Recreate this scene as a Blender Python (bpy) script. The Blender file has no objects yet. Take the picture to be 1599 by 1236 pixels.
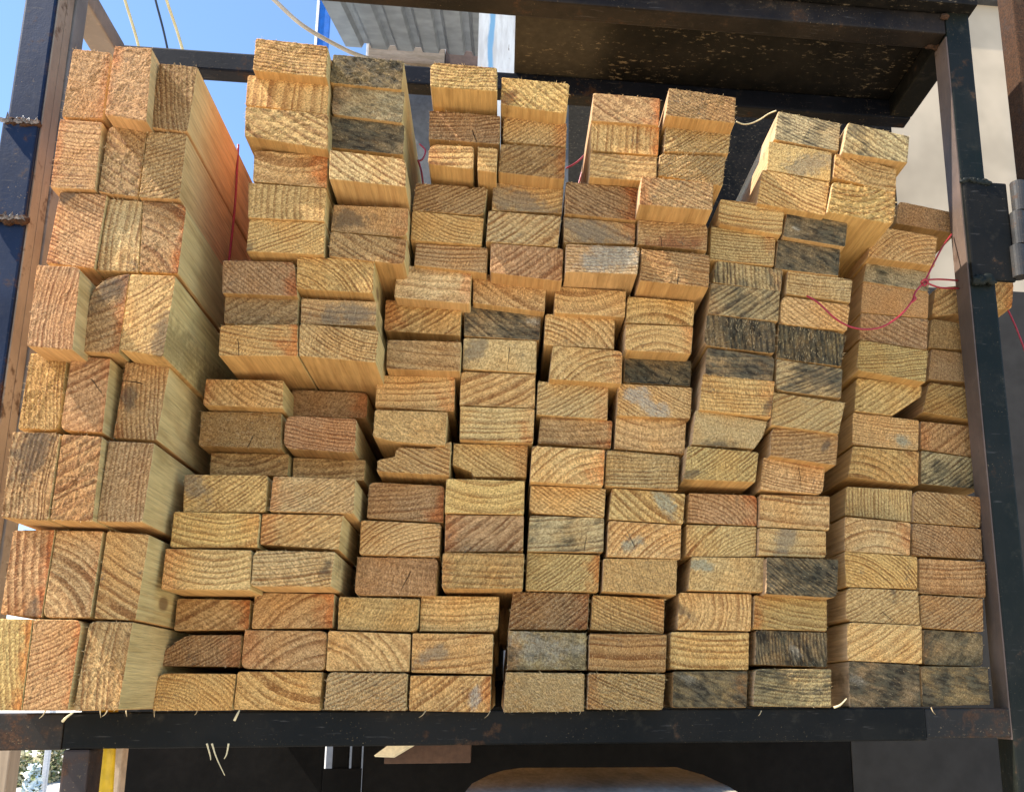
import bpy, bmesh, math, random
from mathutils import Vector, Matrix, noise as mnoise
random.seed(11)
S = bpy.context.scene
COL = S.collection
R = math.radians

# ------------------------------------------------------------------ camera
# the three vanishing points of the rack's axes in the photograph give the view
PW, PH = 1599.0, 1236.0
PX, PY, F = 946.0, 782.0, 1430.0
EYE = Vector((0.0, -1.15, 1.45))
vd = Vector(((778 - PX) / F, (1090 - PY) / F, 1.0)).normalized()      # rack depth axis
vz = Vector(((919 - PX) / F, (-5900 - PY) / F, 1.0)).normalized()     # rack vertical
vz = (vz - vd * vz.dot(vd)).normalized()
vx = vd.cross(vz)
TOW = Matrix((vx, vd, vz))                                            # camera -> world
cam = bpy.data.cameras.new('camera')
co = bpy.data.objects.new('camera', cam)
COL.objects.link(co)
c0, c1, c2 = TOW @ Vector((1, 0, 0)), TOW @ Vector((0, -1, 0)), TOW @ Vector((0, 0, -1))
m = Matrix.Identity(4)
for i in range(3):
    m[i][0], m[i][1], m[i][2], m[i][3] = c0[i], c1[i], c2[i], EYE[i]
co.matrix_world = m
cam.sensor_fit = 'HORIZONTAL'
cam.sensor_width = 36.0
cam.lens = 36.0 * F / PW
cam.shift_x = 0.5 - PX / PW
cam.shift_y = (PY - PH / 2) / PW
cam.clip_start, cam.clip_end = 0.02, 3000
S.camera = co

def at(u, v, Y=0.0):
    """the real point on the vertical plane at depth Y that the photo shows at pixel u, v"""
    r = TOW @ Vector(((u - PX) / F, (v - PY) / F, 1.0))
    return EYE + r * ((Y - EYE.y) / r.y)

# ------------------------------------------------------------------ light
SUN_EL, SUN_AZ = R(52), R(79)            # high on the left, only just in front of the boards' ends: it rakes across them
sd = Vector((-math.sin(SUN_AZ) * math.cos(SUN_EL), -math.cos(SUN_AZ) * math.cos(SUN_EL), math.sin(SUN_EL)))
w = bpy.data.worlds.new('World'); S.world = w; w.use_nodes = True
wn = w.node_tree
sky = wn.nodes.new('ShaderNodeTexSky')
sky.sky_type = 'NISHITA'; sky.sun_disc = False
sky.sun_elevation = SUN_EL; sky.sun_rotation = math.pi + SUN_AZ
sky.air_density = 1.0; sky.dust_density = 0.2; sky.ozone_density = 5.0
bg = wn.nodes['Background']; bg.inputs[1].default_value = 0.13
wn.links.new(sky.outputs[0], bg.inputs[0])
sl = bpy.data.lights.new('sun', 'SUN'); sl.energy = 4.6; sl.angle = R(0.53); sl.color = (1.0, 0.93, 0.82)
so = bpy.data.objects.new('sun', sl); COL.objects.link(so)
so.rotation_euler = sd.to_track_quat('Z', 'Y').to_euler()
so.location = sd * 20
S.view_settings.view_transform = 'Standard'; S.view_settings.look = 'None'
S.view_settings.exposure = 1.36; S.view_settings.gamma = 1.0
try:
    S.cycles.max_bounces = 8; S.cycles.diffuse_bounces = 5; S.cycles.use_denoising = True
except Exception: pass

# ------------------------------------------------------------------ node helper
class G:
    def __init__(s, name):
        s.m = bpy.data.materials.new(name); s.m.use_nodes = True
        s.t = s.m.node_tree; s.n = s.t.nodes; s.b = s.n['Principled BSDF']
        s.out = s.n['Material Output']
    def put(s, sock, v):
        if v is None: return
        if hasattr(v, 'is_output'): s.t.links.new(v, sock)
        else: sock.default_value = v
    def M(s, op, a, b=None, c=None, clamp=False):
        n = s.n.new('ShaderNodeMath'); n.operation = op; n.use_clamp = clamp
        for i, x in enumerate((a, b, c)): s.put(n.inputs[i], x)
        return n.outputs[0]
    def V(s, op, a, b=None, out=0):
        n = s.n.new('ShaderNodeVectorMath'); n.operation = op
        s.put(n.inputs[0], a)
        if op == 'SCALE': s.put(n.inputs['Scale'], b)
        else: s.put(n.inputs[1], b)
        return n.outputs[out]
    def ss(s, x, a, b, lo=0.0, hi=1.0):
        n = s.n.new('ShaderNodeMapRange'); n.interpolation_type = 'SMOOTHSTEP'
        for i, v in enumerate((x, a, b, lo, hi)): s.put(n.inputs[i], v)
        return n.outputs[0]
    def mix(s, f, a, b, mode='MIX'):
        n = s.n.new('ShaderNodeMix'); n.data_type = 'RGBA'; n.blend_type = mode
        s.put(n.inputs[0], f)
        for i, v in ((6, a), (7, b)):
            if isinstance(v, tuple) and len(v) == 3: v = v + (1.0,)
            s.put(n.inputs[i], v)
        return n.outputs[2]
    def noise(s, vec, sc, det=2.0, ro=0.5, col=False):
        n = s.n.new('ShaderNodeTexNoise'); s.put(n.inputs['Vector'], vec)
        n.inputs['Scale'].default_value = sc; n.inputs['Detail'].default_value = det; n.inputs['Roughness'].default_value = ro
        return n.outputs['Color' if col else 'Fac']
    def vor(s, vec, sc, feat='F1', out='Distance'):
        n = s.n.new('ShaderNodeTexVoronoi'); n.feature = feat; s.put(n.inputs['Vector'], vec); n.inputs['Scale'].default_value = sc
        return n.outputs[out]
    def attr(s, name, out='Fac'):
        n = s.n.new('ShaderNodeAttribute'); n.attribute_name = name
        return n.outputs[out]
    def xyz(s, v):
        n = s.n.new('ShaderNodeSeparateXYZ'); s.put(n.inputs[0], v); return n.outputs
    def vec(s, x, y, z):
        n = s.n.new('ShaderNodeCombineXYZ')
        for i, v in enumerate((x, y, z)): s.put(n.inputs[i], v)
        return n.outputs[0]
    def obj(s): return s.n.new('ShaderNodeTexCoord').outputs['Object']
    def geo(s, o): return s.n.new('ShaderNodeNewGeometry').outputs[o]
    def bump(s, h, st, dist):
        n = s.n.new('ShaderNodeBump'); s.put(n.inputs['Strength'], st); s.put(n.inputs['Distance'], dist); s.put(n.inputs['Height'], h)
        s.t.links.new(n.outputs[0], s.b.inputs['Normal'])
    def fin(s, col, rough=0.7, spec=0.3, metal=0.0):
        if isinstance(col, tuple) and len(col) == 3: col = col + (1.0,)
        s.put(s.b.inputs['Base Color'], col); s.put(s.b.inputs['Roughness'], rough)
        s.put(s.b.inputs['Specular IOR Level'], spec); s.put(s.b.inputs['Metallic'], metal)
        return s.m

# ------------------------------------------------------------------ sawn timber: one solid wood, each board has its own tree
def wood_material():
    g = G('sawn_timber')
    P = g.obj(); p = g.xyz(P)
    seed = g.attr('seed', 'Vector'); Pn = g.V('ADD', P, seed)
    tone = g.attr('tone', 'Color')
    pith = g.xyz(g.attr('pith', 'Vector'))          # centre x, z, ring spacing
    prm = g.xyz(g.attr('prm', 'Vector'))            # ring contrast, roughness, red edge
    stn = g.xyz(g.attr('stain', 'Vector'))          # centre x, z, radius
    sc = g.attr('staincol', 'Color')
    sx = g.xyz(g.attr('saw', 'Vector'))             # cos, sin, amount
    half = g.xyz(g.attr('half', 'Vector'))          # half width, half height, side tint
    N = g.geo('True Normal'); nn = g.xyz(N)
    wob = g.V('SUBTRACT', g.noise(g.V('MULTIPLY', Pn, (1, .35, 1)), 24, 2, .5, True), (.5, .5, .5))
    wb = g.xyz(wob)
    fine = g.noise(g.V('MULTIPLY', Pn, (1, .1, 1)), 70, 3, .6)
    dx = g.M('ADD', g.M('SUBTRACT', p[0], pith[0]), g.M('MULTIPLY_ADD', wb[0], .006, g.M('MULTIPLY', p[1], .018)))
    dz = g.M('ADD', g.M('SUBTRACT', p[2], pith[1]), g.M('MULTIPLY', wb[1], .006))
    r = g.M('SQRT', g.M('ADD', g.M('MULTIPLY', dx, dx), g.M('MULTIPLY', dz, dz)))
    rvar = g.noise(g.V('ADD', g.vec(g.M('MULTIPLY', r, 70.0), 0.0, 0.0), seed), 1.0, 2)
    ph = g.M('ADD', g.M('ADD', g.M('DIVIDE', r, pith[2]), g.M('MULTIPLY', g.M('SUBTRACT', fine, .5), .22)), g.M('MULTIPLY', g.M('SUBTRACT', rvar, .5), 2.2))
    fl = g.M('FLOOR', ph); fr = g.M('FRACT', ph)
    wnz = g.n.new('ShaderNodeTexWhiteNoise'); wnz.noise_dimensions = '1D'
    g.put(wnz.inputs['W'], g.M('ADD', fl, g.M('MULTIPLY', g.xyz(seed)[0], 37.0)))
    late = g.M('MULTIPLY', g.ss(fr, .22, .80), g.ss(fr, .88, 1.0, 1.0, 0.0))
    late = g.M('MULTIPLY', late, g.M('MULTIPLY_ADD', wnz.outputs[0], .55, .45))
    patch = g.noise(Pn, 42, 3, .6)
    late = g.M('MULTIPLY', late, g.M('MULTIPLY', prm[0], g.ss(patch, .25, .6, .45, 1.0)))
    # end grain colour
    col = g.mix(late, g.mix(1.0, tone, (1.10, 1.08, 1.02), 'MULTIPLY'), g.mix(1.0, tone, (.44, .285, .185), 'MULTIPLY'))
    big = g.noise(Pn, 15, 3, .55)
    col = g.mix(g.ss(big, .42, .68, 0, .65), col, g.mix(1.0, col, (1.04, .86, .66), 'MULTIPLY'))
    big2 = g.noise(g.V('ADD', Pn, (3.1, 7.7, 1.3)), 21, 4, .6)
    col = g.mix(g.ss(big2, .50, .74, 0, .40), col, g.mix(1.0, col, (.66, .64, .60), 'MULTIPLY'))
    # torn fibres, pores and saw scratches
    s1 = g.M('ADD', g.M('MULTIPLY', p[0], sx[0]), g.M('MULTIPLY', p[2], sx[1]))
    s2 = g.M('SUBTRACT', g.M('MULTIPLY', p[2], sx[0]), g.M('MULTIPLY', p[0], sx[1]))
    sv = g.V('ADD', g.vec(g.M('MULTIPLY', s1, .18), g.M('MULTIPLY', p[1], .3), s2), seed)
    saw = g.noise(sv, 520, 2, .6)
    sv2 = g.V('ADD', g.vec(g.M('MULTIPLY', s1, .70), g.M('MULTIPLY', p[1], .3), s2), seed)
    fib = g.noise(sv2, 520, 3, .75)
    pore = g.noise(g.V('ADD', Pn, (9, 2, 4)), 900, 2, .7)
    spk = g.M('ADD', g.M('MULTIPLY', fib, .65), g.M('MULTIPLY', pore, .35))
    col = g.mix(1.0, col, g.mix(g.ss(spk, .36, .64), (.52, .46, .40), (1.32, 1.32, 1.26)), 'MULTIPLY')
    col = g.mix(g.M('MULTIPLY', g.ss(spk, .575, .68), .8), col, g.mix(.35, g.mix(1.0, tone, (1.5, 1.55, 1.6), 'MULTIPLY'), (.72, .56, .34)))
    col = g.mix(g.M('MULTIPLY', g.ss(pore, .40, .30), .85), col, g.mix(1.0, col, (.30, .26, .24), 'MULTIPLY'))
    col = g.mix(sx[2], col, g.mix(1.0, col, g.mix(g.ss(saw, .38, .62), (.62, .60, .58), (1.2, 1.2, 1.2)), 'MULTIPLY'))
    # red resin along one edge
    e = g.M('DIVIDE', p[0], half[0])
    e = g.M('ADD', g.M('MULTIPLY', e, g.M('SIGN', prm[2])), g.M('MULTIPLY', g.M('SUBTRACT', patch, .5), 1.5))
    col = g.mix(g.M('MULTIPLY', g.ss(e, .45, 1.05), g.M('ABSOLUTE', prm[2])), col, g.mix(1.0, col, (1.05, .55, .32), 'MULTIPLY'))
    # one stain (mould, paint, sap) of its own
    sdx = g.M('SUBTRACT', p[0], stn[0]); sdz = g.M('SUBTRACT', p[2], stn[1])
    wt = g.xyz(g.attr('wth', 'Vector'))
    e1 = g.M('MULTIPLY', g.M('ADD', g.M('MULTIPLY', sdx, wt[1]), g.M('MULTIPLY', sdz, wt[2])), .62)
    e2 = g.M('MULTIPLY', g.M('SUBTRACT', g.M('MULTIPLY', sdz, wt[1]), g.M('MULTIPLY', sdx, wt[2])), 1.55)
    sr = g.M('DIVIDE', g.M('SQRT', g.M('ADD', g.M('MULTIPLY', e1, e1), g.M('MULTIPLY', e2, e2))), g.M('MAXIMUM', stn[2], .0001))
    blot = g.noise(g.V('ADD', Pn, (5, 5, 5)), 95, 4, .7)
    blo2 = g.noise(g.V('ADD', Pn, (2, 9, 5)), 38, 3, .6)
    sm = g.ss(g.M('ADD', g.M('MULTIPLY', g.M('SUBTRACT', blot, .5), 2.2), g.M('MULTIPLY_ADD', g.M('SUBTRACT', blo2, .5), 2.4, sr)), 1.25, .35)
    sm = g.M('MULTIPLY', sm, g.ss(spk, .30, .60, .45, 1.0))
    col = g.mix(g.M('MULTIPLY', sm, .72), col, g.mix(g.ss(spk, .35, .7), g.mix(1.0, sc, (.55, .55, .55), 'MULTIPLY'), g.mix(1.0, sc, (1.7, 1.65, 1.5), 'MULTIPLY')))
    # mildew specks
    w1 = g.M('ADD', g.M('MULTIPLY', p[0], wt[1]), g.M('MULTIPLY', p[2], wt[2]))
    w2 = g.M('SUBTRACT', g.M('MULTIPLY', p[2], wt[1]), g.M('MULTIPLY', p[0], wt[2]))
    wv = g.V('ADD', g.vec(g.M('MULTIPLY', w1, .32), 0.0, w2), seed)
    wn_ = g.M('ADD', g.M('MULTIPLY', g.noise(wv, 120, 5, .72), .5), g.M('MULTIPLY', g.noise(g.V('ADD', Pn, (7, 1, 6)), 30, 4, .6), .5))
    wn_ = g.M('MULTIPLY_ADD', late, .10, wn_)
    wlo = g.M('SUBTRACT', .66, g.M('MULTIPLY', wt[0], .32))
    wm = g.M('MULTIPLY', g.ss(wn_, wlo, g.M('ADD', wlo, .29)), g.M('MINIMUM', g.M('MULTIPLY', wt[0], 1.5), .92))
    wcol = g.mix(g.ss(g.noise(wv, 210, 3, .7), .38, .62), (.034, .027, .017), (.165, .128, .072))
    wcol = g.mix(.38, wcol, g.mix(1.0, col, (.34, .34, .33), 'MULTIPLY'))
    wcol = g.mix(g.ss(g.noise(Pn, 19, 2, .5), .42, .6), wcol, g.mix(1.0, wcol, (.90, .96, .98), 'MULTIPLY'))
    col = g.mix(wm, col, wcol)
    col = g.mix(g.M('MULTIPLY', g.ss(spk, .60, .68), g.M('MULTIPLY', wm, .55)), col, (.42, .37, .26))
    # a drying crack that runs out from the pith
    ck = g.xyz(g.attr('crack', 'Vector'))
    ca, cs = g.M('COSINE', ck[2]), g.M('SINE', ck[2])
    c1 = g.M('ADD', g.M('MULTIPLY', g.M('SUBTRACT', p[0], ck[0]), ca), g.M('MULTIPLY', g.M('SUBTRACT', p[2], ck[1]), cs))
    c2 = g.M('ADD', g.M('SUBTRACT', g.M('MULTIPLY', g.M('SUBTRACT', p[2], ck[1]), ca), g.M('MULTIPLY', g.M('SUBTRACT', p[0], ck[0]), cs)), g.M('MULTIPLY', wb[2], .008))
    cm_ = g.M('MULTIPLY', g.ss(g.M('ABSOLUTE', c2), g.ss(c1, .0, .030, .0007, .0002), .0), g.M('MULTIPLY', g.ss(c1, -.001, .001), g.ss(c1, .034, .026)))
    col = g.mix(g.M('MULTIPLY', cm_, .9), col, (.030, .020, .012))
    mild = g.M('MULTIPLY', g.ss(g.noise(g.V('ADD', Pn, (1, 8, 3)), 34, 4, .65), .60, .72), .55)
    w1 = g.M('ADD', g.M('MULTIPLY', p[0], wt[1]), g.M('MULTIPLY', p[2], wt[2]))
    w2 = g.M('SUBTRACT', g.M('MULTIPLY', p[2], wt[1]), g.M('MULTIPLY', p[0], wt[2]))
    wv = g.V('ADD', g.vec(g.M('MULTIPLY', w1, .32), 0.0, w2), seed)
    wn_ = g.M('ADD', g.M('MULTIPLY', g.noise(wv, 120, 5, .72), .5), g.M('MULTIPLY', g.noise(g.V('ADD', Pn, (7, 1, 6)), 30, 4, .6), .5))
    wn_ = g.M('MULTIPLY_ADD', late, .10, wn_)
    wlo = g.M('SUBTRACT', .66, g.M('MULTIPLY', wt[0], .32))
    wm = g.M('MULTIPLY', g.ss(wn_, wlo, g.M('ADD', wlo, .29)), g.M('MINIMUM', g.M('MULTIPLY', wt[0], 1.5), .92))
    wcol = g.mix(g.ss(g.noise(wv, 210, 3, .7), .38, .62), (.034, .027, .017), (.165, .128, .072))
    wcol = g.mix(.38, wcol, g.mix(1.0, col, (.34, .34, .33), 'MULTIPLY'))
    wcol = g.mix(g.ss(g.noise(Pn, 19, 2, .5), .42, .6), wcol, g.mix(1.0, wcol, (.90, .96, .98), 'MULTIPLY'))
    col = g.mix(wm, col, wcol)
    col = g.mix(g.M('MULTIPLY', g.ss(spk, .60, .68), g.M('MULTIPLY', wm, .55)), col, (.42, .37, .26))
    # a drying crack that runs out from the pith
    ck = g.xyz(g.attr('crack', 'Vector'))
    ca, cs = g.M('COSINE', ck[2]), g.M('SINE', ck[2])
    c1 = g.M('ADD', g.M('MULTIPLY', g.M('SUBTRACT', p[0], ck[0]), ca), g.M('MULTIPLY', g.M('SUBTRACT', p[2], ck[1]), cs))
    c2 = g.M('ADD', g.M('SUBTRACT', g.M('MULTIPLY', g.M('SUBTRACT', p[2], ck[1]), ca), g.M('MULTIPLY', g.M('SUBTRACT', p[0], ck[0]), cs)), g.M('MULTIPLY', wb[2], .008))
    cm_ = g.M('MULTIPLY', g.ss(g.M('ABSOLUTE', c2), g.ss(c1, .0, .030, .0007, .0002), .0), g.M('MULTIPLY', g.ss(c1, -.001, .001), g.ss(c1, .034, .026)))
    col = g.mix(g.M('MULTIPLY', cm_, .9), col, (.030, .020, .012))
    mild = g.M('MULTIPLY', mild, g.ss(g.noise(Pn, 320, 2, .6), .45, .6))
    endcol = g.mix(mild, col, (.075, .068, .052))
    # sawn sides: pressure-treated tints that differ from face to face, and a painted orange glow
    st = g.noise(g.V('MULTIPLY', Pn, (1, .045, 1)), 330, 3, .65)
    st2 = g.noise(g.V('MULTIPLY', Pn, (1, .2, 1)), 38, 3, .6)
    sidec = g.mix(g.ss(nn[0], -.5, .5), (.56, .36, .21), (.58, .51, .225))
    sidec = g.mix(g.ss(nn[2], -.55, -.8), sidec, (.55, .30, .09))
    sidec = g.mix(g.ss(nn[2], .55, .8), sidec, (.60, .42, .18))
    sidec = g.mix(.28, sidec, tone)
    sidec = g.mix(g.M('MULTIPLY', half[2], g.ss(p[1], .0, .16, .25, 1.0)), sidec, (.72, .36, .18))  # orange light painted into the leftmost stack's upper sides, stronger with depth
    sidec = g.mix(g.M('MULTIPLY', late, .45), sidec, g.mix(1.0, sidec, (.62, .5, .4), 'MULTIPLY'))
    sidec = g.mix(1.0, sidec, g.mix(g.ss(st, .3, .7), (.84, .83, .81), (1.12, 1.11, 1.1)), 'MULTIPLY')
    sidec = g.mix(g.ss(st2, .5, .75, 0, .6), sidec, g.mix(1.0, sidec, (.62, .58, .48), 'MULTIPLY'))
    sidec = g.mix(g.M('MULTIPLY', sm, .6), sidec, g.mix(1.0, sidec, (.28, .27, .24), 'MULTIPLY'))
    mo = g.M('MULTIPLY', g.ss(g.noise(g.V('MULTIPLY', g.V('ADD', Pn, (4, 2, 8)), (1, .35, 1)), 17, 4, .65), .54, .74), .35)
    sidec = g.mix(mo, sidec, g.mix(1.0, sidec, (.40, .42, .34), 'MULTIPLY'))
    kn = g.vor(g.V('MULTIPLY', Pn, (1, .55, 1)), 9.0)
    sidec = g.mix(g.M('MULTIPLY', g.ss(kn, .10, .05), .7), sidec, (.13, .065, .03))
    endm = g.ss(nn[1], -.35, -.6)
    c = g.mix(endm, sidec, endcol)
    hgt = g.M('ADD', g.M('ADD', g.M('MULTIPLY', late, .55), g.M('MULTIPLY', spk, 1.7)), g.M('MULTIPLY', g.M('MULTIPLY', saw, sx[2]), .5))
    hgt = g.M('SUBTRACT', hgt, g.M('MULTIPLY', cm_, 3.0))
    hgt = g.M('ADD', g.M('MULTIPLY', endm, hgt), g.M('MULTIPLY', g.M('SUBTRACT', 1.0, endm), st))
    g.bump(hgt, g.M('MULTIPLY_ADD', prm[1], .35, .75), .0022)
    return g.fin(c, .82, .18)
WOOD = wood_material()

def fibre_material():
    g = G('torn_fibre')
    t = g.attr('tone', 'Color')
    return g.fin(g.mix(.6, g.mix(1.0, t, (1.4, 1.4, 1.35), 'MULTIPLY'), (.70, .52, .28)), .8, .2)
FIBRE = fibre_material()

def steel(name, paint, paint2, rust=.35, gloss=.42, spec=.22):
    g = G(name)
    P = g.V('ADD', g.obj(), (4.2, 1.7, .3))
    a = g.noise(P, 9, 5, .6); b = g.noise(P, 45, 4, .65); c = g.noise(g.V('MULTIPLY', P, (1, 1, .12)), 160, 3, .6)
    d = g.noise(P, 420, 2, .6)
    col = g.mix(g.ss(a, .35, .65), paint, paint2)
    col = g.mix(g.ss(c, .55, .75, 0, .5), col, g.mix(1.0, col, (1.6, 1.55, 1.5), 'MULTIPLY'))
    rm = g.ss(g.M('ADD', g.M('MULTIPLY', a, .55), g.M('MULTIPLY', b, .45)), .60 - rust * .28, .68 - rust * .22)
    rc = g.mix(g.ss(d, .3, .7), (.030, .016, .009), (.085, .038, .017))
    col = g.mix(g.M('MULTIPLY', rm, .85), col, rc)
    dust = g.M('MULTIPLY', g.ss(b, .55, .8), .10)
    col = g.mix(dust, col, (.22, .18, .12))
    sdm = g.ss(g.noise(g.V('ADD', P, (3, 3, 3)), 330, 3, .7), .63, .70)
    sdm = g.M('MULTIPLY', sdm, g.ss(g.noise(P, 14, 3, .6), .45, .62))
    col = g.mix(g.M('MULTIPLY', sdm, .7), col, (.24, .17, .09))
    scr = g.noise(g.V('MULTIPLY', P, (.10, 1, 1)), 260, 3, .6)
    col = g.mix(g.M('MULTIPLY', g.ss(scr, .63, .72), .35), col, (.10, .09, .08))
    g.bump(g.M('ADD', g.M('MULTIPLY', d, .4), b), .25, .001)
    return g.fin(col, g.M('MULTIPLY_ADD', rm, .35, g.M('MULTIPLY_ADD', c, .25, gloss - .1)), spec)
ST_BLUE = steel('dark_blue_steel', (.004, .010, .030), (.009, .018, .045), .15, .45, .15)
ST_BLACK = steel('black_steel', (.004, .0045, .004), (.010, .009, .007), .03, .5, .12)
ST_GREEN = steel('dark_green_steel', (.005, .008, .006), (.012, .013, .010), .08, .45, .15)
ST_RUST = steel('rusty_steel', (.030, .020, .015), (.050, .030, .020), .85, .55, .15)
ST_BROWN = steel('weathered_steel', (.19, .155, .12), (.27, .23, .18), .10, .5, .3)
ST_GREY = steel('bare_steel', (.12, .12, .12), (.20, .20, .19), .15, .45, .4)

def simple(name, a, b, sc=12, rough=.7, spec=.3, bump=.2, dist=.002, stretch=(1, 1, 1)):
    g = G(name)
    P = g.V('MULTIPLY', g.obj(), stretch)
    n = g.noise(P, sc, 5, .6); n2 = g.noise(P, sc * 9, 3, .6)
    col = g.mix(g.ss(n, .3, .7), a, b)
    col = g.mix(1.0, col, g.mix(g.ss(n2, .3, .7), (.85, .85, .85), (1.12, 1.12, 1.12)), 'MULTIPLY')
    g.bump(n2, bump, dist)
    return g.fin(col, rough, spec)

# ------------------------------------------------------------------ object helpers
def link(name, bm, mats, parent=None, loc=None):
    me = bpy.data.meshes.new(name); bm.to_mesh(me); bm.free()
    for mt in (mats if isinstance(mats, (list, tuple)) else [mats]): me.materials.append(mt)
    o = bpy.data.objects.new(name, me); COL.objects.link(o)
    if loc is not None:
        me.transform(Matrix.Translation(-Vector(loc)))
        o.location = loc
    if parent is not None:
        o.parent = parent
        o.matrix_parent_inverse = Matrix.Translation(-wloc(parent))
    return o
def wloc(o):
    v = Vector(o.location)
    return v
def tag(o, label, cat, group=None, kind=None):
    if label: o['label'] = label
    if cat: o['category'] = cat
    if group: o['group'] = group
    if kind: o['kind'] = kind
    return o
def empty(name, loc, label, cat, group=None):
    o = bpy.data.objects.new(name, None); COL.objects.link(o); o.location = loc
    o.empty_display_size = .05
    return tag(o, label, cat, group)
def box(bm, x0, x1, y0, y1, z0, z1, bev=0.0):
    vs = [bm.verts.new((x, y, z)) for x in (x0, x1) for y in (y0, y1) for z in (z0, z1)]
    fs = [bm.faces.new([vs[i] for i in q]) for q in ((0, 1, 3, 2), (4, 6, 7, 5), (0, 4, 5, 1), (2, 3, 7, 6), (0, 2, 6, 4), (1, 5, 7, 3))]
    if bev:
        es = list({e for f in fs for e in f.edges})
        bmesh.ops.bevel(bm, geom=es, offset=bev, segments=2, profile=.6, affect='EDGES')
    return bm
def bx(*a, **k): return box(bmesh.new(), *a, **k)
def tube(bm, pts, rad, n=8, taper=None):
    rings = []
    pts = [Vector(p) for p in pts]
    for i, p in enumerate(pts):
        t = (pts[min(i + 1, len(pts) - 1)] - pts[max(i - 1, 0)]).normalized()
        a = t.orthogonal().normalized() if i == 0 else (rings[-1][1] - t * rings[-1][1].dot(t)).normalized()
        b = t.cross(a); rr = rad * (1 if taper is None else 1 + (taper - 1) * i / (len(pts) - 1))
        rings.append(([bm.verts.new(p + (a * math.cos(2 * math.pi * k / n) + b * math.sin(2 * math.pi * k / n)) * rr) for k in range(n)], a))
    for i in range(len(rings) - 1):
        A, B = rings[i][0], rings[i + 1][0]
        for k in range(n): bm.faces.new((A[k], A[(k + 1) % n], B[(k + 1) % n], B[k]))
    bm.faces.new(rings[0][0][::-1]); bm.faces.new(rings[-1][0])
    return bm
def smooth(pts, n=8):
    out = []
    pts = [Vector(p) for p in pts]
    for i in range(len(pts) - 1):
        p0, p1, p2, p3 = pts[max(i - 1, 0)], pts[i], pts[i + 1], pts[min(i + 2, len(pts) - 1)]
        for k in range(n):
            t = k / n
            out.append(.5 * ((2 * p1) + (p2 - p0) * t + (2 * p0 - 5 * p1 + 4 * p2 - p3) * t * t + (3 * p1 - p0 - 3 * p2 + p3) * t ** 3))
    out.append(pts[-1]); return out

# ------------------------------------------------------------------ ground and surroundings
gm = simple('dry_concrete', (.46, .42, .35), (.56, .52, .44), 1.5, .9, .2, .4, .01)
bm = bmesh.new()
NX = 40
def gz(x, y): return 0.0
vs = [bm.verts.new(p) for p in ((-600, -600, 0), (600, -600, 0), (600, 900, 0), (-600, 900, 0))]
bm.faces.new(vs)
tag(link('ground', bm, gm), None, None, kind='structure')

# beige rendered house wall behind the right of the rack, with its eave
wm = simple('beige_render', (.47, .38, .27), (.48, .39, .28), .4, .8, .25, .05, .001)
YW = 1.75
xl = at(1372, 300, YW).x
ztop = at(1520, 14, YW).z
hw_ = empty('house', (xl + 2, YW, 0), 'beige rendered house wall behind the right post of the rack', 'house')
bm = bmesh.new(); box(bm, xl, xl + 5.0, YW, YW + .2, 0, ztop + .02)
link('wall', bm, wm, hw_)
em = simple('eave_paint', (.04, .04, .045), (.06, .06, .06), 20)
bm = bmesh.new()
a = at(1514, 14, YW - .25); b = at(1560, -60, YW - .25)
bm2 = bx(xl - .1, xl + 5.1, YW - .03, YW + .5, ztop + .02, ztop + .09, .004)
link('eave', bm2, em, hw_)

# shed with a corrugated canopy beyond the stack
cm = simple('zinc_sheet', (.21, .22, .22), (.26, .265, .26), 1.5, .42, .5, .02, .0005)
def corr(x0, x1, y0, y1, z0, z1, skew, pitch=.20, h=.028, t=.0012):
    bm = bmesh.new(); prof = []
    x = x0
    while x < x1:
        prof += [(x, 0), (x + pitch * .62, 0), (x + pitch * .70, h), (x + pitch * .92, h)]
        x += pitch
    rows = []
    for y, z, s in ((y0, z0, 0), ((y0 + y1) / 2, (z0 + z1) / 2, skew / 2), (y1, z1, skew)):
        rows.append([bm.verts.new((px + s, y, z + pz)) for px, pz in prof])
    for i in range(2):
        for k in range(len(prof) - 1): bm.faces.new((rows[i][k], rows[i][k + 1], rows[i + 1][k + 1], rows[i + 1][k]))
    g = bmesh.ops.solidify(bm, geom=bm.faces[:], thickness=t)
    return bm
YS = 2.6
p0, p1 = at(540, 73, YS), at(744, 70, YS)
q0 = at(497, -8, YS - .62)
shed = empty('shed', (p0.x + .5, YS, 0), 'shed with a grey corrugated canopy and timber beam beyond the stack', 'shed')
zc = p0.z
corrx1 = p1.x + .25
link('canopy', corr(p0.x, corrx1, YS, YS - 1.5, zc, zc + (q0.z - zc) * 1.5 / .62, (q0.x - p0.x) * 1.5 / .62, .115, .024), cm, shed)
tw_ = simple('weathered_timber', (.20, .15, .10), (.30, .23, .17), 5, .85, .2, .3, .002, (1, 1, 8))
bz0, bz1 = at(600, 96, YS + .05).z, at(600, 70, YS + .05).z
bxa, bxb = at(575, 80, YS + .05).x, at(695, 80, YS + .05).x
link('beam', bx(bxa, bxb, YS + .05, YS + .13, bz0, bz1, .003), tw_, shed)
tw2 = simple('brown_timber', (.10, .065, .05), (.15, .10, .08), 5, .85, .2, .3, .002)
link('beam', bx(bxb + .002, corrx1 + .1, YS + .055, YS + .135, bz0 - .02, bz1 + .004, .003), tw2, shed)
wl = simple('pale_boarding', (.40, .38, .36), (.52, .50, .48), 5, .8, .2, .1, .001)
zz = [at(650, v, YS + .3).z for v in (123, 108, 103, 92)]
xr = corrx1 + .6
link('wall', bx(bxa - .05, xr, YS + .3, YS + .4, 0, zz[0], .003), simple('slate_boarding', (.10, .105, .115), (.14, .145, .155), 5), shed)
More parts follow.
